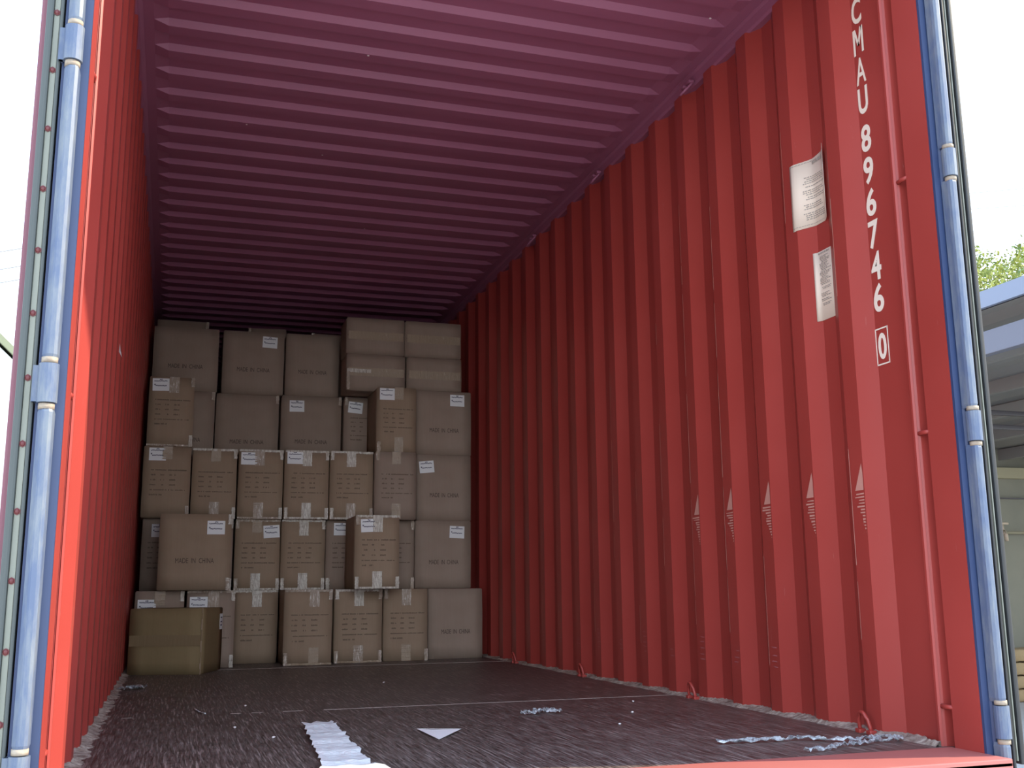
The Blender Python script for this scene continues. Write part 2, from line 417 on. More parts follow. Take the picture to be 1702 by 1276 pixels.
# lashing rings (parts of the wall)
def ring(y, z, up, parent, sx=1):
    bm = bmesh.new(); r = 0.034
    pts = []
    for i in range(15):
        a = PI * i / 14
        if up: pts.append((sx * (1.135 - 0.012 * math.sin(a)), y + r * math.cos(a) * 0.8, z + 0.006 + r * 1.7 * math.sin(a)))
        else: pts.append((sx * (1.142 - 0.040 * math.sin(a)), y + r * math.cos(a), z - 0.045 * math.sin(a)))
    tube(bm, pts, 0.0062, 8)
    for s in (-1, 1): box(bm, sx * 1.135 - 0.012, sx * 1.135 + 0.012, y + s * r * 0.8 - 0.012, y + s * r * 0.8 + 0.012, z - 0.002, z + 0.012, 0.003)
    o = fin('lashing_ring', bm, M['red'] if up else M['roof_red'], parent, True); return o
for y in (0.47, 1.62, 2.86, 4.0): ring(y, 0.0, True, wr)
for y in (1.43, 2.49, 3.55): ring(y, H - 0.055, False, wr)

# forklift and load scuffs on the ridges of the right wall
random.seed(3)
for k in range(5):
    c = Y1 + PITCHW * k + 0.034
    bm = bmesh.new(); zc = 0.745
    w = 0.066
    quad(bm, [(XI - 0.0008, c + 0.004, zc), (XI - 0.0008, c + w * 0.72, zc), (XI - 0.0008, c + w * 0.12, zc + 0.085), (XI - 0.0008, c + 0.004, zc + 0.055)])
    for j in range(13):
        z = zc - 0.014 - j * 0.010; ww = w * (1 - j / 13.0) * random.uniform(0.55, 1.0)
        quad(bm, [(XI - 0.0008, c + 0.004, z), (XI - 0.0008, c + ww, z + random.uniform(-.002, .002)), (XI - 0.0008, c + ww, z + random.uniform(0.003, 0.006)), (XI - 0.0008, c + 0.004, z + 0.005)])
    fin('scuff_mark', bm, M['scuff'] if 'scuff' in M else M.setdefault('scuff', mat('rubbed_pale_paint', (0.62, 0.30, 0.24), 0.5)), wr)
for k in range(9):
    c = Y1 + PITCHW * k + 0.034 + 0.069
    bm = bmesh.new(); z = random.uniform(0.15, 0.4)
    while z < random.uniform(1.6, 2.5):
        l = random.uniform(0.04, 0.45)
        if random.random() < (0.85 if k in (3, 4) else 0.3):
            w = random.uniform(0.0008, 0.0024)
            quad(bm, [(XI - 0.0008, c - w, z), (XI - 0.0008, c + 0.001, z), (XI - 0.0008, c + 0.001, z + l), (XI - 0.0008, c - w * 0.6, z + l)])
        z += l + random.uniform(0.01, 0.08)
    fin('edge_scratch', bm, M['scuff'], wr)
for k in range(2, 14):
    c = Y1 + PITCHW * k + 0.036
    bm = bmesh.new()
    for j in range(random.randint(2, 5)):
        z = 0.16 + j * 0.022 + random.uniform(-0.004, 0.004); y0 = c + random.uniform(0, 0.02)
        quad(bm, [(XI - 0.0008, y0, z), (XI - 0.0008, y0 + random.uniform(0.015, 0.045), z), (XI - 0.0008, y0 + random.uniform(0.015, 0.045), z + 0.005), (XI - 0.0008, y0, z + 0.004)])
    fin('rub_mark', bm, M.setdefault('rub', mat('faint_rub_mark', (0.45, 0.13, 0.13), 0.6)), wr)
# marks on left wall crests
for k in range(11):
    c = Y1 + PITCHW * k + 0.034
    bm = bmesh.new(); z = random.uniform(0.2, 0.6)
    while z < 2.4:
        l = random.uniform(0.03, 0.25)
        if random.random() < 0.55:
            w = random.uniform(0.002, 0.006)
            quad(bm, [(-XI + 0.0008, c + 0.001, z), (-XI + 0.0008, c + 0.001 + w, z), (-XI + 0.0008, c + 0.001 + w * .5, z + l), (-XI + 0.0008, c + 0.001, z + l)])
        z += l + random.uniform(0.03, 0.35)
    fin('edge_scratch', bm, M['scuff'], wlft)
bm = bmesh.new(); quad(bm, [(-XI + 0.003, 1.62, 1.32), (-XI + 0.012, 1.70, 1.315), (-XI + 0.004, 1.72, 1.345), (-XI + 0.003, 1.65, 1.36)])
fin('peeled_sticker', bm, M['speck'], wlft)
for x, y in ((-0.244, 1.646), (-0.289, 2.736), (0.115, 3.794), (-0.687, 2.475), (1.0, 0.965)):
    bm = bmesh.new(); bmesh.ops.create_icosphere(bm, subdivisions=1, radius=0.006 if y < 2 else 0.005, matrix=Matrix.Translation((x, y, H - 0.012)) @ Matrix.Diagonal((1, 1, 0.35, 1)))
    fin('paint_fleck', bm, M['speck'], roof)

# stencilled number reading down the right wall
mR = Matrix(((0, 0, -1, 0), (-1, 0, 0, 0), (0, 1, 0, 0), (0, 0, 0, 1)))
bm = bmesh.new(); YT = 0.318; XT = XO - 0.0012
for ch, z in zip('CMAU896746', (2.357, 2.248, 2.140, 2.033, 1.898, 1.785, 1.675, 1.565, 1.458, 1.352)):
    if ch == 'M':
        for q in ([(-.5, -.5), (-.30, -.5), (-.30, .5), (-.5, .5)], [(.30, -.5), (.5, -.5), (.5, .5), (.30, .5)],
                  [(-.42, .5), (-.22, .5), (.09, -.18), (-.09, -.18)], [(.22, .5), (.42, .5), (.09, -.18), (-.09, -.18)]):
            ex = 0.0006 + 0.0002 * (q[0][0] > -.45)
            quad(bm, [(XT - ex, YT - a * 0.054, z + b * 0.094) for a, b in q])
        continue
    me, w, h = text_mesh(ch, 0.13, 0.0012 if ch == 'A' else 0.0030)
    sz = 0.094 / h; sxx = 0.050 / w
    add_mesh(bm, me, Matrix.Translation((XT, YT, z)) @ mR @ Matrix.Diagonal((sxx, sz, 1, 1))); bpy.data.meshes.remove(me)
me, w, h = text_mesh('0', 0.13, 0.0030)
add_mesh(bm, me, Matrix.Translation((XT, YT, 1.193)) @ mR @ Matrix.Diagonal((0.040 / w, 0.086 / h, 1, 1)))
for (a, b, c, d) in ((-0.029, 0.029, 0.0555, 0.0600), (-0.029, 0.029, -0.0600, -0.0555), (-0.031, -0.0275, -0.06, 0.06), (0.0275, 0.031, -0.06, 0.06)):
    box(bm, XT - 0.0004, XT + 0.0004, YT + a, YT + b, 1.193 + c, 1.193 + d)
fin('stencilled_number', bm, M['white'], wr)['label'] = 'white stencilled container number'

# notices pasted over the corrugation
def notice(yl, yr, zt, zb, label, lines, curl, cat='notice'):
    n = 14; c = Y1 + PITCHW     # slope centre under the sheet
    def xs(y):
        d = y - c
        if d >= 0.034: x = XI
        elif d > -0.034: x = XO - (d + 0.034) / 0.068 * 0.036
        else:
            x = XO
            if curl and y < yr + 0.035: x = XO - (yr + 0.035 - y) / 0.035 * 0.022
        return x - 0.0022
    root = empty('paper_notice', (xs((yl + yr) / 2), (yl + yr) / 2, zb), label, cat)
    ox, oy, oz = root.location
    bm = bmesh.new(); rows = []
    for i in range(n + 1):
        y = yl + (yr - yl) * i / n; zt2 = zt + (0.02 * (i / n) ** 4 if curl else 0)
        rows.append([bm.verts.new((xs(y) - ox, y - oy, z - oz)) for z in (zb, (zb + zt) / 2, zt2)])
    for a, b in zip(rows, rows[1:]):
        for k in range(2): bm.faces.new((a[k], a[k + 1], b[k + 1], b[k]))
    s = fin('sheet', bm, M['notice'], root, True); md = s.modifiers.new('t', 'SOLIDIFY'); md.thickness = 0.0008; md.offset = 1
    bm = bmesh.new()
    def bar(y0, y1, z, h):     # broken print line following the sheet
        y = y0
        while y > y1:
            w = random.uniform(0.004, 0.012); ye = max(y - w, y1)
            quad(bm, [(xs(y) - 0.0016 - ox, y - oy, z - oz), (xs(ye) - 0.0016 - ox, ye - oy, z - oz), (xs(ye) - 0.0016 - ox, ye - oy, z + h - oz), (xs(y) - 0.0016 - ox, y - oy, z + h - oz)])
            y = ye - 0.0025
    W_ = yl - yr; Hh = zt - zb
    for (a, b, zz, hh) in lines: bar(yl - W_ * a, yl - W_ * b, zt - Hh * zz, hh)
    fin('printing', bm, M['nink'], root)
random.seed(11)
ln = [(0.50, 0.80, 0.075, 0.010)] + [(0.28 + random.uniform(0, .1), random.uniform(0.72, 0.88), z, 0.0032) for z in (0.26, 0.29, 0.32, 0.35, 0.40, 0.46, 0.49, 0.52, 0.56, 0.59, 0.67, 0.70, 0.73, 0.80, 0.83, 0.86, 0.89)]
ln += [(0.04, 0.96, 0.03, 0.0015), (0.04, 0.96, 0.965, 0.0015)]
notice(0.716, 0.532, 1.950, 1.700, 'larger cream paper notice with curled corner pasted high on right wall', ln, True)
ln = [(0.2, 0.85, 0.04, 0.005)] + [(0.22 + random.uniform(0, .15), random.uniform(0.6, 0.92), 0.085 + i * 0.0215, 0.0028) for i in range(34) if i not in (20, 23, 24, 28, 31)]
notice(0.644, 0.546, 1.600, 1.352, 'narrow cream paper notice stuck below the larger notice', ln, False)

# ------------------------------------------------------------------ container doors, swung right back along the sides
for sx, nm, side in ((-1, 'door_1', 'left'), (1, 'door_2', 'right')):
    root = bpy.data.objects.new(nm, None); COL.objects.link(root); root.location = (sx * (1.25 if sx < 0 else 1.272), 0.012 if sx > 0 else 0.0, -0.02)
    struct(root, '%s container door swung back along the outside wall, seen edge-on' % side)
    root['category'] = 'door'
    def P(name, x0, x1, y0, y1, z0, z1, m, bev=0.002):
        bm = bmesh.new(); a, b = sorted((sx * (x0 - 1.25), sx * (x1 - 1.25))); box(bm, a, b, y0, y1, z0 + 0.02, z1 + 0.02, bev)
        return fin(name, bm, m, root)
    P('door_panel', 1.238, 1.276, -0.006, 1.16, -0.02, 2.56, M['door_red'], 0.006)
    gm = M['gasket'] if sx < 0 else M['gasket_dark']  # right gasket lies in shade; that darkness is put into its rubber colour
    P('gasket', 1.2465, 1.262, -0.030, -0.004, -0.03, 2.57, gm, 0.005)
    P('gasket', 1.2255, 1.2335, -0.026, -0.004, -0.045, 2.57, gm, 0.003)
    if sx < 0:
        P('retainer_strip', 1.2340, 1.2462, -0.022, -0.004, -0.02, 2.56, M['retainer'], 0.001)['label'] = 'cream riveted metal strip'
        for i in range(18):
            z = 0.045 + i * 0.1418
            bm = bmesh.new(); bmesh.ops.create_uvsphere(bm, u_segments=12, v_segments=8, radius=0.0062, matrix=Matrix.Translation((sx * (1.2405 - 1.25), -0.0225, z + 0.02)) @ Matrix.Diagonal((1, 0.75, 1, 1)))
            bmesh.ops.create_cone(bm, cap_ends=True, segments=6, radius1=0.0078, radius2=0.0078, depth=0.003, matrix=Matrix.Translation((sx * (1.2405 - 1.25), -0.0225, z + 0.02)) @ Matrix.Rotation(PI / 2, 4, 'X'))
            fin('rivet', bm, M['rivet'], root, False)
    else:
        P('retainer_strip', 1.2375, 1.2410, -0.026, -0.004, -0.02, 2.56, M['retainer'], 0.0005)
        P('gasket', 1.2410, 1.2470, -0.018, -0.004, -0.02, 2.56, gm, 0.001)
    for z in (0.086, 0.882, 1.665, 2.450):
        bm = bmesh.new(); cx = sx * (1.198 - 1.25) if sx < 0 else 1.198 - 1.272; yo = -0.040 if sx < 0 else -0.052
        tube(bm, [(cx, yo, z + 0.02 - 0.042), (cx, yo, z + 0.02 + 0.042)], 0.0205, 18)
        if sx < 0:
            a, b = sorted((cx, sx * (1.228 - 1.25)))
            box(bm, a, b, yo + 0.002, yo + 0.014, z + 0.02 - 0.039, z + 0.02 + 0.039)
            a, b = sorted((sx * (1.220 - 1.25), sx * (1.230 - 1.25)))
            box(bm, a, b, yo + 0.004, 0.03, z + 0.02 - 0.039, z + 0.02 + 0.039)
        else:
            box(bm, cx + 0.004, cx + 0.019, yo, -0.006, z + 0.02 - 0.039, z + 0.02 + 0.039)
            box(bm, cx + 0.006, -0.028, -0.016, -0.004, z + 0.02 - 0.039, z + 0.02 + 0.039)
        h = fin('hinge', bm, M['hinge_blue'], root, False); h['label'] = 'pale blue hinge knuckle'

# ------------------------------------------------------------------ cartons
U = 0.463
def pseudo_line(bm, x0, x1, z, h, y):
    x = x0
    while x < x1:
        w = random.uniform(0.0035, 0.0065)
        if random.random() < 0.86:
            hh = h * random.uniform(0.7, 1.0)
            quad(bm, [(x, y, z), (min(x + w, x1), y, z), (min(x + w, x1), y, z + hh), (x, y, z + hh)])
        x += w + 0.0016
MIC, micw, mich = text_mesh('MADE  IN  CHINA', 0.05, 0.0)
mF = Matrix(((1, 0, 0, 0), (0, 0, -1, 0), (0, 1, 0, 0), (0, 0, 0, 1)))
def strip(bm, x0, x1, z0, z1, y, amp=0.0012):
    n = max(2, int((x1 - x0) / 0.006)) if (x1 - x0) > (z1 - z0) else max(2, int((z1 - z0) / 0.006))
    hor = (x1 - x0) > (z1 - z0); prev = None
    for i in range(n + 1):
        f = i / n; j = random.uniform(-amp, amp)
        if hor: a, b = (x0 + (x1 - x0) * f, y - 0.0012 + j * .5, z0 + j), (x0 + (x1 - x0) * f, y - 0.0012 + random.uniform(-amp, 0), z1)
        else: a, b = (x0 + j, y - 0.0012 + j * .5, z0 + (z1 - z0) * f), (x1 + random.uniform(-amp, amp), y - 0.0012 + random.uniform(-amp, 0), z0 + (z1 - z0) * f)
        cur = (bm.verts.new(a), bm.verts.new(b))
        if prev: bm.faces.new((prev[0], cur[0], cur[1], prev[1]))
        prev = cur
def carton(x0, x1, y, z0, z1, depth, style, label, sticker=None, ct=None, cb=None, et=None, eb=None, corners='', m='card', group='cardboard cartons stacked across the container', rz=0, tx=None, mid=False, sheet=None, micz=0.385):
    cx = (x0 + x1) / 2; w = x1 - x0; h = z1 - z0 - 0.003; g = 0.0015; w -= 2 * g
    root = empty('carton', (cx, y + depth / 2, z0), label, 'box', group, rz)
    yf = -depth / 2
    # body with gently bulged faces
    bm = bmesh.new(); nx, nz = 5, 5
    bmesh.ops.create_cube(bm, size=1.0); bmesh.ops.subdivide_edges(bm, edges=bm.edges[:], cuts=4, use_grid_fill=True)
    for v in bm.verts:
        X, Y, Z = v.co * 2
        bulge = 0.004 * (1 - X * X) * (1 - Z * Z) if abs(Y) > 0.999 else 0
        v.co = Vector((X * w / 2 * (1 - 0.002 * random.random()), Y * depth / 2 + math.copysign(bulge, Y) - (0.0), (Z + 1) / 2 * h))
        if abs(X) > 0.999: v.co.x += math.copysign(-0.0025 * (1 - Z * Z) * random.random(), X)
    es = [e for e in bm.edges if e.calc_face_angle(0) > 1.0]
    bmesh.ops.bevel(bm, geom=es, offset=0.004, segments=2, affect='EDGES')
    fin('cardboard_body', bm, M[m], root, True)
    # top flap seam
    bm = bmesh.new()
    if style == 'long': box(bm, -w / 2 + 0.002, w / 2 - 0.002, -0.0015, 0.0015, h - 0.001, h + 0.0008)
    else: box(bm, -0.0015, 0.0015, -depth / 2 + 0.002, depth / 2 - 0.002, h - 0.001, h + 0.0008)
    fin('flap_seam', bm, M['ink2'], root)
    yp = yf - 0.0052
    bm = bmesh.new()
    if style == 'spec':
        X = lambda f: -w / 2 + w * f; Zf = lambda f: h * (1 - f)
        pseudo_line(bm, X(.14), X(.92), Zf(.345), 0.0085, yp)
        for r in (.415, .485, .555):
            for a, b in ((.15, .27), (.37, .45), (.56, .69)): pseudo_line(bm, X(a), X(b), Zf(r), 0.010, yp)
        pseudo_line(bm, X(.14), X(.90), Zf(.625), 0.0075, yp)
        for a, b in ((.15, .27), (.29, .42)): pseudo_line(bm, X(a), X(b), Zf(.695), 0.0105, yp)
        fin('shipping_print', bm, M['ink2'], root)
    elif style == 'long':
        add_mesh(bm, MIC, Matrix.Translation((0.0, yp, h * micz)) @ mF @ Matrix.Diagonal((min(1, w / 0.44) * 0.235 / micw, 0.030 / mich, 1, 1)))
        fin('origin_print', bm, M['ink'], root)
    else: bm.free()
    if sticker:
        u, v, a = sticker[:3]; sw, sh = (0.105, 0.083)
        R = Matrix.Translation((-w / 2 + w * u, yp - 0.001, h * (1 - v))) @ Matrix.Rotation(math.radians(a), 4, 'Y')
        bm = bmesh.new(); box(bm, -sw / 2, sw / 2, -0.0004, 0.0004, -sh / 2, sh / 2, 0, R)
        st = fin('address_label', bm, M['paper'], root); st['label'] = 'white paper label with dark writing'
        bm = bmesh.new()
        def ln(xa, xb, z, hh):
            x = xa
            while x < xb:
                ww = random.uniform(0.004, 0.009); dz = random.uniform(-0.0015, 0.0015)
                p = [(x, -0.0009, z + dz), (min(x + ww, xb), -0.0009, z + dz), (min(x + ww, xb), -0.0009, z + hh + dz), (x, -0.0009, z + hh + dz)]
                quad(bm, [R @ Vector(q) for q in p]); x += ww + 0.0012
        ln(-0.008, 0.010, 0.031, 0.007); ln(-0.042, 0.040, 0.021, 0.006)
        ln(-0.042, -0.034, -0.004, 0.009); ln(-0.034, 0.036, -0.010, 0.0065)
        fin('label_writing', bm, M['sink'], st)
    tm = {'w': 'twhite', 'c': 'tclear', 'f': 'tfaint'}
    tx = tx or 0.5; tc = -w / 2 + w * tx
    if ct:
        bm = bmesh.new(); strip(bm, tc - 0.031, tc + 0.031, h - (0.105 if ct != 'f' else 0.085), h, yp - 0.0004)
        quad(bm, [(tc - 0.031, yp, h + 0.0012), (tc + 0.031, yp, h + 0.0012), (tc + 0.031, depth / 2, h + 0.0012), (tc - 0.031, depth / 2, h + 0.0012)])
        fin('sealing_tape', bm, M[tm[ct]], root)
    if cb:
        bm = bmesh.new(); strip(bm, tc - 0.031, tc + 0.031, 0.001, 0.108, yp - 0.0004); fin('sealing_tape', bm, M[tm[cb]], root)
    if et:
        bm = bmesh.new(); strip(bm, -w / 2, w / 2, h - 0.013, h + 0.001, yp, 0.002); fin('edge_tape', bm, M[tm[et]], root)
    if eb:
        bm = bmesh.new(); strip(bm, -w / 2, w / 2, 0.0, 0.012, yp, 0.002); fin('edge_tape', bm, M[tm[eb]], root)
    cc = corners.split()
    for c_ in cc:
        xa = -w / 2 if c_[1] == 'l' else w / 2 - 0.022
        za, zb = (h - 0.062, h) if c_[0] == 't' else (0.0, 0.075)
        bm = bmesh.new(); strip(bm, xa, xa + 0.022, za, zb, yp - 0.0006, 0.002); fin('corner_tape', bm, M['twhite' if len(c_) < 3 else 'tclear'], root)
    if mid:
        bm = bmesh.new(); box(bm, -w / 2 + 0.003, w / 2 - 0.003, yf - 0.0048, yf - 0.004, h / 2 - 0.0015, h / 2 + 0.0015); fin('flap_seam', bm, M['ink2'], root)
        bm = bmesh.new(); strip(bm, -w / 2 + 0.01, w / 2 - 0.01, h / 2 - 0.03, h / 2 + 0.03, yp + 0.0008, 0.0008); fin('sealing_tape', bm, M['tfaint'], root)
        if mid == 2:
            bm = bmesh.new(); strip(bm, -w / 2, -w / 2 + 0.17, h / 2 - 0.006, h / 2 + 0.02, yp, 0.002); fin('sealing_tape', bm, M['twhite'], root)
            bm = bmesh.new(); strip(bm, -w / 2, -w / 2 + 0.02, 0.0, h / 2, yp, 0.002); fin('corner_tape', bm, M['tclear'], root)
    return root
random.seed(21)
g0 = 'cardboard cartons stacked across the container'
Z = lambda n: (U * n, U * (n + 1))
D1_, D2_ = 0.41, 0.29
def C(x0, x1, y, lev, style, label, depth=None, zz=None, **kw):
    a, b = zz or Z(lev)
    return carton(x0, x1, y, a, b, depth or (D2_ if style == 'long' else D1_), style, label, **kw)
# floor row
C(-1.126, -0.841, 4.42, 0, 'spec', 'floor-row carton against the left wall, half hidden behind the low plain carton', sticker=(.24, .20, 0), ct='f', corners='tr', m='card2')
C(-0.826, -0.540, 4.42, 0, 'spec', 'labelled floor-row carton standing behind the right end of the low plain carton', sticker=(.24, .17, 0), ct='c', et='c', corners='tr bl br', tx=.55, m='card2')
C(-0.524, -0.251, 4.72, 0, 'spec', 'set-back floor carton with taped top edge, between the labelled carton and forward taped carton', ct='w', et='w', m='card')
C(-0.239, 0.060, 4.42, 0, 'spec', 'forward floor carton with wrinkled clear tape, fourth from the left wall', ct='c', cb='f', et='c', eb='f', corners='tr trc blc', tx=.62)
C(0.087, 0.394, 4.50, 0, 'spec', 'floor carton with a plain pale tape tab at its top centre', ct='w', cb='c', et='w', eb='f', corners='tl trc blc brc')
C(0.414, 0.707, 4.54, 0, 'spec', 'floor carton touching the left of the bottom MADE IN CHINA carton at the right', ct='c', cb='f', corners='tlc brc')
C(0.733, 1.110, 4.63, 0, 'long', 'bottom right MADE IN CHINA carton standing on the floor by the right wall', m='card2')
# second row
C(-1.117, -0.855, 4.80, 1, 'spec', 'shadowed carton in the gap between left wall and the big forward carton, second row', sticker=(.42, .17, 0), m='card2')
C(-1.006, -0.581, 4.35, 1, 'long', 'big forward MADE IN CHINA carton, second row left', sticker=(.78, .18, 0), corners='br brc tr', m='card')
C(-0.845, -0.548, 4.80, 1, 'spec', 'carton showing only a sliver right of the big forward second-row carton', corners='tr br', m='card2')
C(-0.533, -0.241, 4.82, 1, 'spec', 'second-row carton with a tilted label at its top right corner', sticker=(.80, .17, -4), ct='f', cb='w', et='c', eb='w', corners='tlc br blc', tx=.47)
C(-0.236, 0.054, 4.79, 1, 'spec', 'second-row carton with bright white tape tabs at top and bottom centre', ct='w', cb='w', et='w', eb='w', corners='tr bl br', tx=.5)
C(0.064, 0.341, 4.80, 1, 'spec', 'second-row carton partly hidden behind the forward taped carton, faded label at top', sticker=(.36, .13, 0), corners='bl', m='card2')
C(0.176, 0.459, 4.29, 1, 'spec', 'forward second-row carton right of centre, label covered by tape', sticker=(.30, .14, -3), ct='w', cb='w', et='w', eb='w', corners='bl br tlc', tx=.50)
C(0.375, 0.659, 4.76, 1, 'spec', 'narrow strip of second-row carton visible right of the forward taped carton', corners='trc brc', m='card2')
C(0.663, 1.055, 4.72, 1, 'long', 'second-row MADE IN CHINA carton at the right with label at top right', sticker=(.74, .17, 2), m='card2')
# third row
C(-1.133, -0.837, 4.74, 2, 'spec', 'third-row carton against the left wall with a label at top left', sticker=(.29, .115, 0), ct='f', corners='brc', m='card')
C(-0.828, -0.541, 4.80, 2, 'spec', 'third-row carton without label, bright taped top edge, second from the left wall', ct='f', cb='c', et='w', corners='tr br', tx=.52)
C(-0.530, -0.240, 4.78, 2, 'spec', 'third-row carton with label at top left and wrinkled tape beside it', sticker=(.22, .13, 0), ct='c', cb='c', et='w', eb='c', corners='tr br', tx=.46)
C(-0.231, 0.062, 4.75, 2, 'spec', 'third-row carton with label touching striped white tape at its top centre', sticker=(.22, .11, 0), ct='w', cb='w', et='w', eb='w', corners='tr bl br', tx=.50)
C(0.071, 0.362, 4.73, 2, 'spec', 'third-row carton with white taped top edge and no label, fifth from the left wall', ct='w', cb='c', et='w', eb='w', corners='tl bl brc', tx=.48)
C(0.368, 0.652, 4.67, 2, 'spec', 'plain third-row carton with faint tape beside the right MADE IN CHINA carton', ct='f', cb='f', corners='tlc', m='card2')
C(0.676, 1.067, 4.76, 2, 'long', 'third-row MADE IN CHINA carton at the right with tilted label at top left', sticker=(.17, .19, -6), m='card2')
# fourth row
C(-1.122, -0.836, 4.75, 3, 'spec', 'forward carton on the fourth row at the left wall, label at top left', sticker=(.25, .12, -2), ct='c', eb='c', corners='trc br', tx=.55, m='card')
C(-1.075, -0.687, 5.23, 3, 'long', 'set-back carton half hidden behind the forward fourth-row carton at the left', corners='trc', m='card2', micz=.25)
C(-0.678, -0.237, 5.26, 3, 'long', 'fourth-row MADE IN CHINA carton without label, below the gap in the row above', corners='trc', m='card2', micz=.25)
C(-0.224, 0.209, 5.22, 3, 'long', 'fourth-row MADE IN CHINA carton with blank white label at upper left', sticker=(.25, .17, -1), corners='trc', m='card2', micz=.27)
C(0.225, 0.527, 5.18, 3, 'spec', 'recessed fourth-row carton whose tilted label is cut off by the forward carton', sticker=(.26, .17, 5), corners='tlc', m='card2')
C(0.385, 0.661, 4.73, 3, 'spec', 'forward fourth-row carton with side in deep shade, label at top left', sticker=(.24, .11, 0), ct='f', cb='f', corners='blc', tx=.55, m='card')
C(0.677, 1.077, 4.79, 3, 'long', 'fourth-row MADE IN CHINA carton at the right with label at top right', sticker=(.74, .14, 0), m='card2')
# top row
C(-1.124, -0.677, 5.25, 4, 'long', 'top-row MADE IN CHINA carton at the far left without label', m='card2')
C(-0.648, -0.214, 5.25, 4, 'long', 'top-row MADE IN CHINA carton with white label at top right', sticker=(.76, .16, 2), m='card2')
C(-0.203, 0.188 - 0.004, 5.23, 4, 'long', 'top-row MADE IN CHINA carton without label, left of the small flat cartons', m='card2')
hh = 0.5 * (2.385 - 1.852)
C(0.193, 0.614, 4.90, 4, 'plain', 'lower left of the four small flat cartons at top right, white tape along its seam', depth=0.29, zz=(1.852, 1.852 + hh), mid=2, m='card2')
C(0.188, 0.608, 4.90, 4, 'plain', 'upper left of the four small flat cartons at top right', depth=0.29, zz=(1.852 + hh, 1.852 + 2 * hh), mid=1, m='card2')
C(0.630, 1.035, 4.90, 4, 'plain', 'lower right of the four small flat cartons at top right', depth=0.29, zz=(1.852, 1.852 + hh), mid=1, m='card2')
C(0.614, 1.033, 4.90, 4, 'plain', 'upper right of the four small flat cartons at top right, next to the dark wall', depth=0.29, zz=(1.852 + hh, 1.852 + 2 * hh), mid=1, m='card2')
# cartons behind, showing over the top row
C(-1.114, -0.743, 5.60, 4, 'plain', 'carton top showing above the far left top-row carton', depth=0.4, zz=(1.852, 2.452), corners='trc', m='card2')
C(-0.434, -0.15, 5.60, 4, 'plain', 'sloping carton top showing above the middle of the top row', depth=0.36, zz=(1.852, 2.432), corners='tlc', m='card2', rz=-0.12)
C(0.02, 0.30, 5.60, 4, 'plain', 'thin edge of a carton showing above the third top-row carton', depth=0.4, zz=(1.852, 2.418), corners='tlc', m='card2')
# low carton askew in front
low = carton(-0.207, 0.207, -0.20, 0.0, 0.365, 0.40, 'plain', 'low plain carton lying askew on the floor at the front left, against the left wall', m='card3', group=None)
low.location = (-0.874, 4.068 + 0.002, 0); low.rotation_euler = (0, 0, -0.3195)
low.location = Vector((-0.9395, 3.945, 0)) + Vector((0.314, 0.949, 0)) * 0.20
bm = bmesh.new(); strip(bm, -0.20, 0.20, 0.155, 0.215, -0.205, 0.0006); fin('sealing_tape', bm, M['band'], low)
bm = bmesh.new()
for i in range(12):
    z0_, z1_ = 0.365 * i / 12, 0.365 * (i + 1) / 12; w0 = 0.004 + 0.003 * math.sin(i * 1.7)
    quad(bm, [(0.2075, -0.2035, z0_), (0.2075 - w0, -0.2058, z0_), (0.2075 - w0, -0.2058, z1_), (0.2075, -0.2035, z1_)])
fin('torn_edge', bm, M['card'], low)
bm = bmesh.new(); box(bm, 0.2065, 0.2085, 0.14, 0.192, 0.235, 0.325); st = fin('address_label', bm, M['paper'], low); st['label'] = 'white paper label on the side face'
bm = bmesh.new()
for z in (0.30, 0.275, 0.255): box(bm, 0.2083, 0.2090, 0.148, 0.182, z, z + 0.007)
fin('label_writing', bm, M['sink'], st)
# second stack row that carries the set-back cartons (hidden behind the front row)
proto = None
cols_ = [(-1.12, -0.69), (-0.68, -0.24), (-0.22, 0.21), (0.22, 0.655)]
def copy_tree(o, parent=None):
    c = o.copy(); COL.objects.link(c)
    if parent: c.parent = parent
    for ch in [k_ for k_ in bpy.data.objects if k_.parent == o]:
        copy_tree(ch, c)
    return c
lab = 'plain carton in the row behind the front stack'
for yy, nlev in ((5.26, 3), (5.62, 4)):
    for (a, b) in cols_:
        for lv in range(nlev):
            if proto is None:
                proto = carton(-0.215, 0.215, -0.145, 0, U, 0.29, 'plain', lab, m='card2', group='cartons in the row behind the front stack'); c = proto
            else: c = copy_tree(proto)
            c.location = ((a + b) / 2, yy + 0.15, U * lv)

# ------------------------------------------------------------------ litter on the floor
random.seed(5)
def sheet_ribbon(name, pts, wid, m, label, cat, rough=0.004, nw=5, z_up=0.002):
    bm = bmesh.new(); pts = [Vector(p) for p in pts]; path = []
    for a, b in zip(pts, pts[1:]):
        for k in range(6): path.append(a.lerp(b, k / 6))
    path.append(pts[-1]); prev = None; c0 = path[len(path) // 2]
    for i, p in enumerate(path):
        d = (path[min(i + 1, len(path) - 1)] - path[max(0, i - 1)]); d.z = 0; d.normalize(); s = Vector((-d.y, d.x, 0))
        w = wid * random.uniform(0.65, 1.25)
        cur = [bm.verts.new(p + s * w * (k / (nw - 1) - 0.5) + Vector((0, 0, z_up + random.uniform(0, rough))) - Vector((c0.x, c0.y, 0))) for k in range(nw)]
        if prev:
            for k in range(nw - 1): bm.faces.new((prev[k], cur[k], cur[k + 1], prev[k + 1]))
        prev = cur
    o = fin(name, bm, m, None, True, (c0.x, c0.y, 0.0)); md = o.modifiers.new('t', 'SOLIDIFY'); md.thickness = 0.0006
    return tag(o, label, cat)
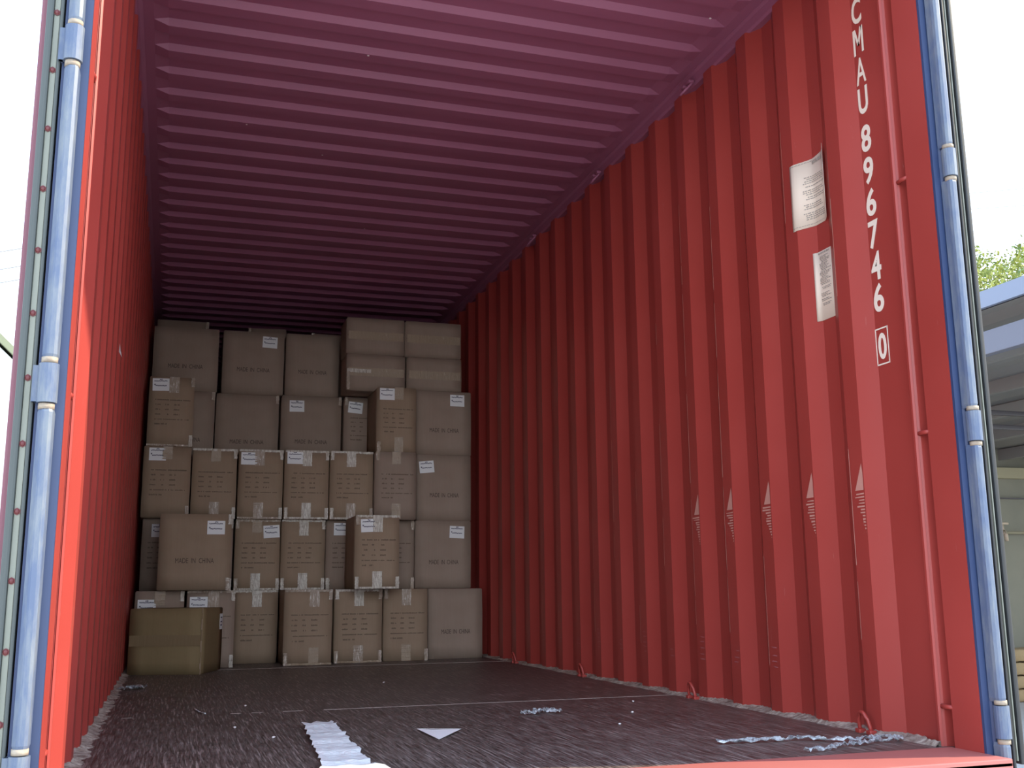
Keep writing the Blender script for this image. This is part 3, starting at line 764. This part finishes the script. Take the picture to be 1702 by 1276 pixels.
# white pleated plastic sheet
bm = bmesh.new(); rows = []
N = 40
for i in range(N + 1):
    f = i / N
    if f < 0.8:
        g_ = f / 0.8; cx = -0.432 - 0.045 * g_; y = 1.31 - 0.92 * g_; w = 0.050 + 0.012 * g_ + 0.004 * math.sin(i * 2.1)
        z = 0.004 + 0.010 * abs(math.sin(g_ * 11)) + (0.004 if i % 4 < 2 else 0)
    else:
        g_ = (f - 0.8) / 0.2; cx = -0.477 - 0.03 * g_; y = 0.39 - 0.42 * g_; w = 0.062 + 0.045 * g_; z = 0.006 + 0.02 * math.sin(g_ * 3)
    row = []
    for k in range(9):
        s = k / 8 - 0.5
        row.append(bm.verts.new((cx + s * 2 * w + 0.47, y + 0.03 * math.cos(s * 12) * (1 if i == 0 else 0.3) - 0.7, z + 0.002 + random.uniform(0, 0.003))))
    rows.append(row)
for a, b in zip(rows, rows[1:]):
    for k in range(8): bm.faces.new((a[k], b[k], b[k + 1], a[k + 1]))
o = fin('plastic_sheet', bm, M['poly'], None, False, (-0.47, 0.7, 0)); md = o.modifiers.new('t', 'SOLIDIFY'); md.thickness = 0.001
tag(o, 'pleated white plastic sheet lying across the front edge of the floor', 'plastic sheet')
# folded paper
bm = bmesh.new()
a, b, c = Vector((-0.152, 1.028, 0.010)), Vector((-0.019, 0.974, 0.010)), Vector((-0.130, 0.82, 0.002))
base = Vector((-0.10, 0.94, 0)); v = [bm.verts.new(p - base) for p in (a, b, c, Vector((-0.115, 0.965, 0.013)))]
bm.faces.new((v[0], v[3], v[2])); bm.faces.new((v[3], v[1], v[2]))
v2 = [bm.verts.new(p - base) for p in (a, b, Vector((-0.055, 1.05, 0.001)), Vector((-0.13, 1.08, 0.001)))]
bm.faces.new(v2)
o = fin('paper_scrap', bm, M['paper'], None, False, base); md = o.modifiers.new('t', 'SOLIDIFY'); md.thickness = 0.0006
tag(o, 'folded triangular scrap of pale paper on the floor right of the plastic sheet', 'paper')
sheet_ribbon('film_strand', [(0.60, 0.43, 0), (0.70, 0.42, 0), (0.80, 0.41, 0), (0.86, 0.415, 0), (0.93, 0.36, 0), (1.0, 0.335, 0), (1.06, 0.35, 0), (1.118, 0.34, 0), (1.135, 0.305, 0), (1.10, 0.275, 0), (1.03, 0.285, 0), (0.96, 0.25, 0), (0.90, 0.255, 0), (0.82, 0.205, 0), (0.74, 0.185, 0)], 0.022, M['film'], 'long looped strand of clear stretch film by the right door post', 'plastic film', 0.014)
sheet_ribbon('film_strand', [(0.30, 1.34, 0), (0.345, 1.335, 0), (0.375, 1.37, 0), (0.41, 1.40, 0), (0.43, 1.37, 0), (0.455, 1.335, 0)], 0.03, M['film'], 'short crumpled twist of clear film on the floor seam', 'plastic film', 0.018)
sheet_ribbon('film_strand', [(-1.12, 3.00, 0), (-1.085, 3.06, 0), (-1.05, 3.02, 0), (-1.035, 3.10, 0)], 0.05, M['film'], 'scrap of clear film at the foot of the left wall', 'plastic film', 0.02)
sheet_ribbon('film_strand', [(-0.815, 2.0, 0), (-0.80, 1.88, 0), (-0.78, 1.80, 0)], 0.006, M['poly'], 'thin pale strip of plastic on the floor near the left wall', 'plastic film', 0.004)
spots = [(-0.70, 1.35, 'pale crumb on the floor at the lower left, nearest the left wall'), (-0.60, 1.05, 'pale crumb on the floor left of the plastic sheet'), (0.52, 0.95, 'pale crumb on the bare floor right of the paper scrap'), (0.70, 1.25, 'pale crumb on the floor just before the seam'), (0.10, 2.9, 'pale crumb deep inside on the floor before the cartons'), (-0.62, 2.05, 'tiny pale crumb between left wall and plastic sheet'), (0.86, 1.60, 'pale crumb near the lashing ring on the right')]
for x, y, lb in spots:
    bm = bmesh.new(); bmesh.ops.create_icosphere(bm, subdivisions=1, radius=0.005, matrix=Matrix.Translation((0, 0, 0.0035)) @ Matrix.Diagonal((1.2, 1, 0.7, 1)))
    for v_ in bm.verts: v_.co += Vector([random.uniform(-.001, .001) for _ in range(3)])
    tag(fin('crumb', bm, M['speck'], None, False, (x, y, 0)), lb, 'crumb')

# ------------------------------------------------------------------ outside
bm = bmesh.new(); quad(bm, [(-60, -60, 0), (60, -60, 0), (60, 80, 0), (-60, 80, 0)])
struct(fin('ground', bm, M['ground'], None, False, (0, 0, GROUND)), 'pale concrete yard')
# container underframe and trailer so that it does not hover
bm = bmesh.new(); box(bm, -1.20, 1.20, -0.08, L + 0.03, -0.16, -0.035, 0.01)
uf = empty('container_trailer', (0, 0, GROUND), 'dark steel trailer frame carrying the container', 'trailer')
for v_ in bm.verts: v_.co.z -= GROUND
fin('underframe', bm, M['dark_steel'], uf)
for sx in (-1, 1):
    for y in (1.2, 2.4, 10.0):
        bm = bmesh.new(); tube(bm, [(sx * 0.78, y, 0.5), (sx * 1.08, y, 0.5)], 0.5, 28); fin('wheel', bm, M['gasket_dark'], uf, True)
    bm = bmesh.new(); box(bm, sx * 0.45 - 0.08, sx * 0.45 + 0.08, 0.1, 11.6, 0.75, 1.145, 0.01); fin('chassis_beam', bm, M['dark_steel'], uf)
for y in (1.2, 2.4, 10.0):
    bm = bmesh.new(); tube(bm, [(-0.8, y, 0.5), (0.8, y, 0.5)], 0.09, 12)
    for sx in (-1, 1): box(bm, sx * 0.45 - 0.06, sx * 0.45 + 0.06, y - 0.08, y + 0.08, 0.5, 0.76)
    fin('axle', bm, M['dark_steel'], uf)

# open shed to the right
sh = empty('open_shed', (11.5, 7.5, GROUND), 'grey open-sided shed with a pale blue roof edge right of the container', 'shed')
def SP(name, m, x0, x1, y0, y1, z0, z1, bev=0.0):
    bm = bmesh.new(); box(bm, x0 - 11.5, x1 - 11.5, y0 - 7.5, y1 - 7.5, z0 - GROUND, z1 - GROUND, bev); return fin(name, bm, m, sh)
SP('roof_edge', M['fascia'], 7.98, 8.04, 2.0, 12.2, 3.64, 3.84)
def rz_(x): return 3.42 - (x - 8.0) * 0.215
bm = bmesh.new(); nseg = 46; pv = None
for i in range(nseg + 1):
    x = 8.04 + i * 8.0 / nseg; z = rz_(x) + 0.22 + (0.03 if i % 2 else 0)
    cur = [bm.verts.new((x - 11.5, yy - 7.5, zz_ - GROUND)) for yy, zz_ in ((2.0, z), (12.2, z), (12.2, z + 0.02), (2.0, z + 0.02))]
    if pv:
        for k in range(4): bm.faces.new((pv[k], cur[k], cur[(k + 1) % 4], pv[(k + 1) % 4]))
    pv = cur
fin('roof_sheet', bm, M['sheet'], sh)
SP('gutter_beam', M['beam'], 8.10, 8.22, 2.0, 12.1, 3.12, 3.40, 0.01)
for x in (9.0, 9.9, 10.7, 11.5, 12.4, 13.4, 14.4):
    SP('purlin', M['sheet'], x - 0.04, x + 0.04, 2.0, 12.1, rz_(x) + 0.06, rz_(x) + 0.24)
for x, z in ((10.4, 2.78), (10.3, 2.58)):
    SP('brace_pipe', M['pipe'], x - 1.3, x + 0.6, 9.3, 9.37, z, z + 0.07, 0.02)
SP('back_wall', M['plaster'], 8.0, 18, 12.0, 12.2, GROUND, 3.4)
SP('wall_beam', M['cream'], 8.0, 16, 11.86, 12.0, 2.22, 2.40, 0.01)
SP('conduit', M['pipe'], 8.0, 16, 11.95, 11.99, 1.88, 1.90)
for y in (2.2, 11.8): SP('post', M['beam'], 8.05, 8.2, y - 0.07, y + 0.07, GROUND, 3.4)
SP('post', M['beam'], 15.8, 15.95, 2.13, 2.27, GROUND, 2.1)
# valve on the wall pipe
vv = empty('wall_tap', (12.15, 11.80, 1.25), 'weathered tap with a horizontal pipe on the grey-green wall', 'tap')
bm = bmesh.new(); tube(bm, [(0, 0, 0.06), (0, 0.08, 0.06), (0, 0.2, 0.06)], [0.05, 0.035, 0.03], 12); tube(bm, [(0, 0.02, 0.07), (0, -0.03, 0.02), (0, -0.04, -0.08)], [0.04, 0.035, 0.03], 12); tube(bm, [(0, 0.02, 0.06), (0, 0.02, 0.2)], 0.015, 8)
fin('tap_body', bm, M['valve'], vv, True)
bm = bmesh.new(); box(bm, -0.11, 0.11, 0.0, 0.03, 0.19, 0.225, 0.01); fin('handle', bm, M['valve'], vv)
bm = bmesh.new(); tube(bm, [(0.04, 0.05, 0.06), (3.0, 0.05, 0.06)], 0.022, 8); fin('pipe', bm, M['cream'], vv, True)
# sacks
def sack(x, y, z, label, rz=0.0):
    bm = bmesh.new(); bmesh.ops.create_cube(bm, size=1); bmesh.ops.subdivide_edges(bm, edges=bm.edges[:], cuts=5, use_grid_fill=True)
    for v_ in bm.verts:
        p = v_.co * 2; r = p.normalized() if p.length else p
        q = p.lerp(Vector([math.copysign(abs(k_) ** 0.5, k_) for k_ in r]), 0.45)
        v_.co = Vector((q.x * 0.40, q.y * 0.27, (q.z + 1) * 0.095 - 0.0 + 0.006 * math.sin(p.x * 7 + x)))
        if v_.co.z < 0.004: v_.co.z = 0.004
    o = fin('sack', bm, M['burlap'], None, True, (x, y, z)); o.rotation_euler = (0, 0, rz)
    tag(o, label, 'sack', 'tan sacks piled against the shed wall')
random.seed(9)
names = {0: 'bottom', 1: 'second lowest', 2: 'third', 3: 'topmost'}
for i, x in enumerate((11.85, 12.75, 13.65)):
    for lv in range(4):
        sack(x + random.uniform(-.04, .04), 11.35, GROUND + lv * 0.198, '%s tan sack in the %s pile by the shed wall' % (names[lv], ('nearest', 'middle', 'farthest')[i]), random.uniform(-.08, .08))

# tree behind the shed
random.seed(13)
tr = empty('leafy_tree', (26.5, 26, GROUND), 'sunlit yellow-green tree rising behind the shed roof', 'tree')
bm = bmesh.new(); tube(bm, [(0, 0, 0), (0.1, 0, 3), (-0.1, 0.1, 6), (0.0, 0, 9)], [0.35, 0.28, 0.2, 0.12], 10)
for a in range(7):
    an = a * 0.9; tube(bm, [(0, 0, 4.5 + a * 0.5), (math.cos(an) * 1.6, math.sin(an) * 1.6, 6.5 + a * 0.5), (math.cos(an) * 3, math.sin(an) * 3, 7.5 + a * 0.55)], [0.12, 0.08, 0.04], 6)
fin('trunk', bm, M['bark'], tr, True)
verts, faces = [], []
cl = [(Vector((random.gauss(0, 1.9), random.gauss(0, 1.9), 10.6 + random.gauss(0, 1.4))), random.uniform(0.7, 1.25)) for _ in range(75)]
cl += [(Vector((-3.2 + 0.5 * k_, random.uniform(-1, 1), 12.6 + 0.45 * math.sin(k_ * 1.9))), 0.8) for k_ in range(9)]
for c_, r_ in cl:
    for _ in range(230):
        d = Vector((random.gauss(0, 1), random.gauss(0, 1), random.gauss(0, 1))).normalized() * r_ * random.uniform(0.55, 1.0)
        p = c_ + d; s = random.uniform(0.05, 0.10)
        a = Vector((random.gauss(0, 1), random.gauss(0, 1), random.gauss(0, 1))).normalized(); b = a.cross(Vector((random.gauss(0, 1), random.gauss(0, 1), random.gauss(0, 1)))).normalized()
        i0 = len(verts); verts += [p - a * s, p + b * s * 0.5, p + a * s, p - b * s * 0.5]; faces.append((i0, i0 + 1, i0 + 2, i0 + 3))
me = bpy.data.meshes.new('foliage'); me.from_pydata(verts, [], faces); link('foliage', me, M['leaf'], tr)

# pale house on the left, mostly hidden behind the door
ho = empty('white_house', (-6.5, 15.5, GROUND), 'white gabled house far off at the left edge', 'house')
bm = bmesh.new()
pr = [(-9.5, 0), (-3.15, 0), (-3.15, 5.00), (-6.3, 8.0), (-9.5, 5.0)]
a = [bm.verts.new((x + 6.5, -1.5, z)) for x, z in pr]; b = [bm.verts.new((x + 6.5, 4.5, z)) for x, z in pr]
for i in range(5): bm.faces.new((a[i], a[(i + 1) % 5], b[(i + 1) % 5], b[i]))
bm.faces.new(a); bm.faces.new(b); fin('house_walls', bm, M['whitewall'], ho)
for (xa, za, xb, zb) in ((-2.95, 4.86, -6.3, 8.10), (-9.7, 4.86, -6.3, 8.10)):
    bm = bmesh.new()
    a = [bm.verts.new((x + 6.5, -1.75, z)) for x, z in ((xa, za), (xb, zb), (xb, zb + 0.12), (xa, za + 0.12))]; b = [bm.verts.new((v_.co.x, 4.7, v_.co.z)) for v_ in a]
    for i in range(4): bm.faces.new((a[i], a[(i + 1) % 4], b[(i + 1) % 4], b[i]))
    bm.faces.new(a); bm.faces.new(b); fin('roof_slope', bm, M['olive'], ho)

# overhead cables
def cable(p, q, sag, label, r=0.012, group='overhead cables'):
    p, q = Vector(p), Vector(q); mid_ = (p + q) / 2; bm = bmesh.new()
    tube(bm, [p.lerp(q, i / 20) - mid_ - Vector((0, 0, sag * 4 * (i / 20) * (1 - i / 20))) for i in range(21)], r, 6)
    tag(fin('overhead_cable', bm, M['cable'], None, True, mid_), label, 'cable', group)
cable((-16.0, 21.5, 4.65), (8.0, 21.5, 11.44), 0.15, 'topmost overhead cable left of the container')
cable((-16.0, 21.5, 4.25), (8.0, 21.5, 11.04), 0.15, 'middle overhead cable left of the container')
cable((-16.0, 21.5, 3.95), (8.0, 21.5, 10.74), 0.15, 'lowest overhead cable left of the container')
cable((8.0, 14, 7.2), (26.0, 14, 10.6), 0.1, 'upper overhead cable in the sky right of the container', 0.008)
cable((8.0, 14, 7.0), (26.0, 14, 10.0), 0.1, 'lower overhead cable in the sky right of the container', 0.008)
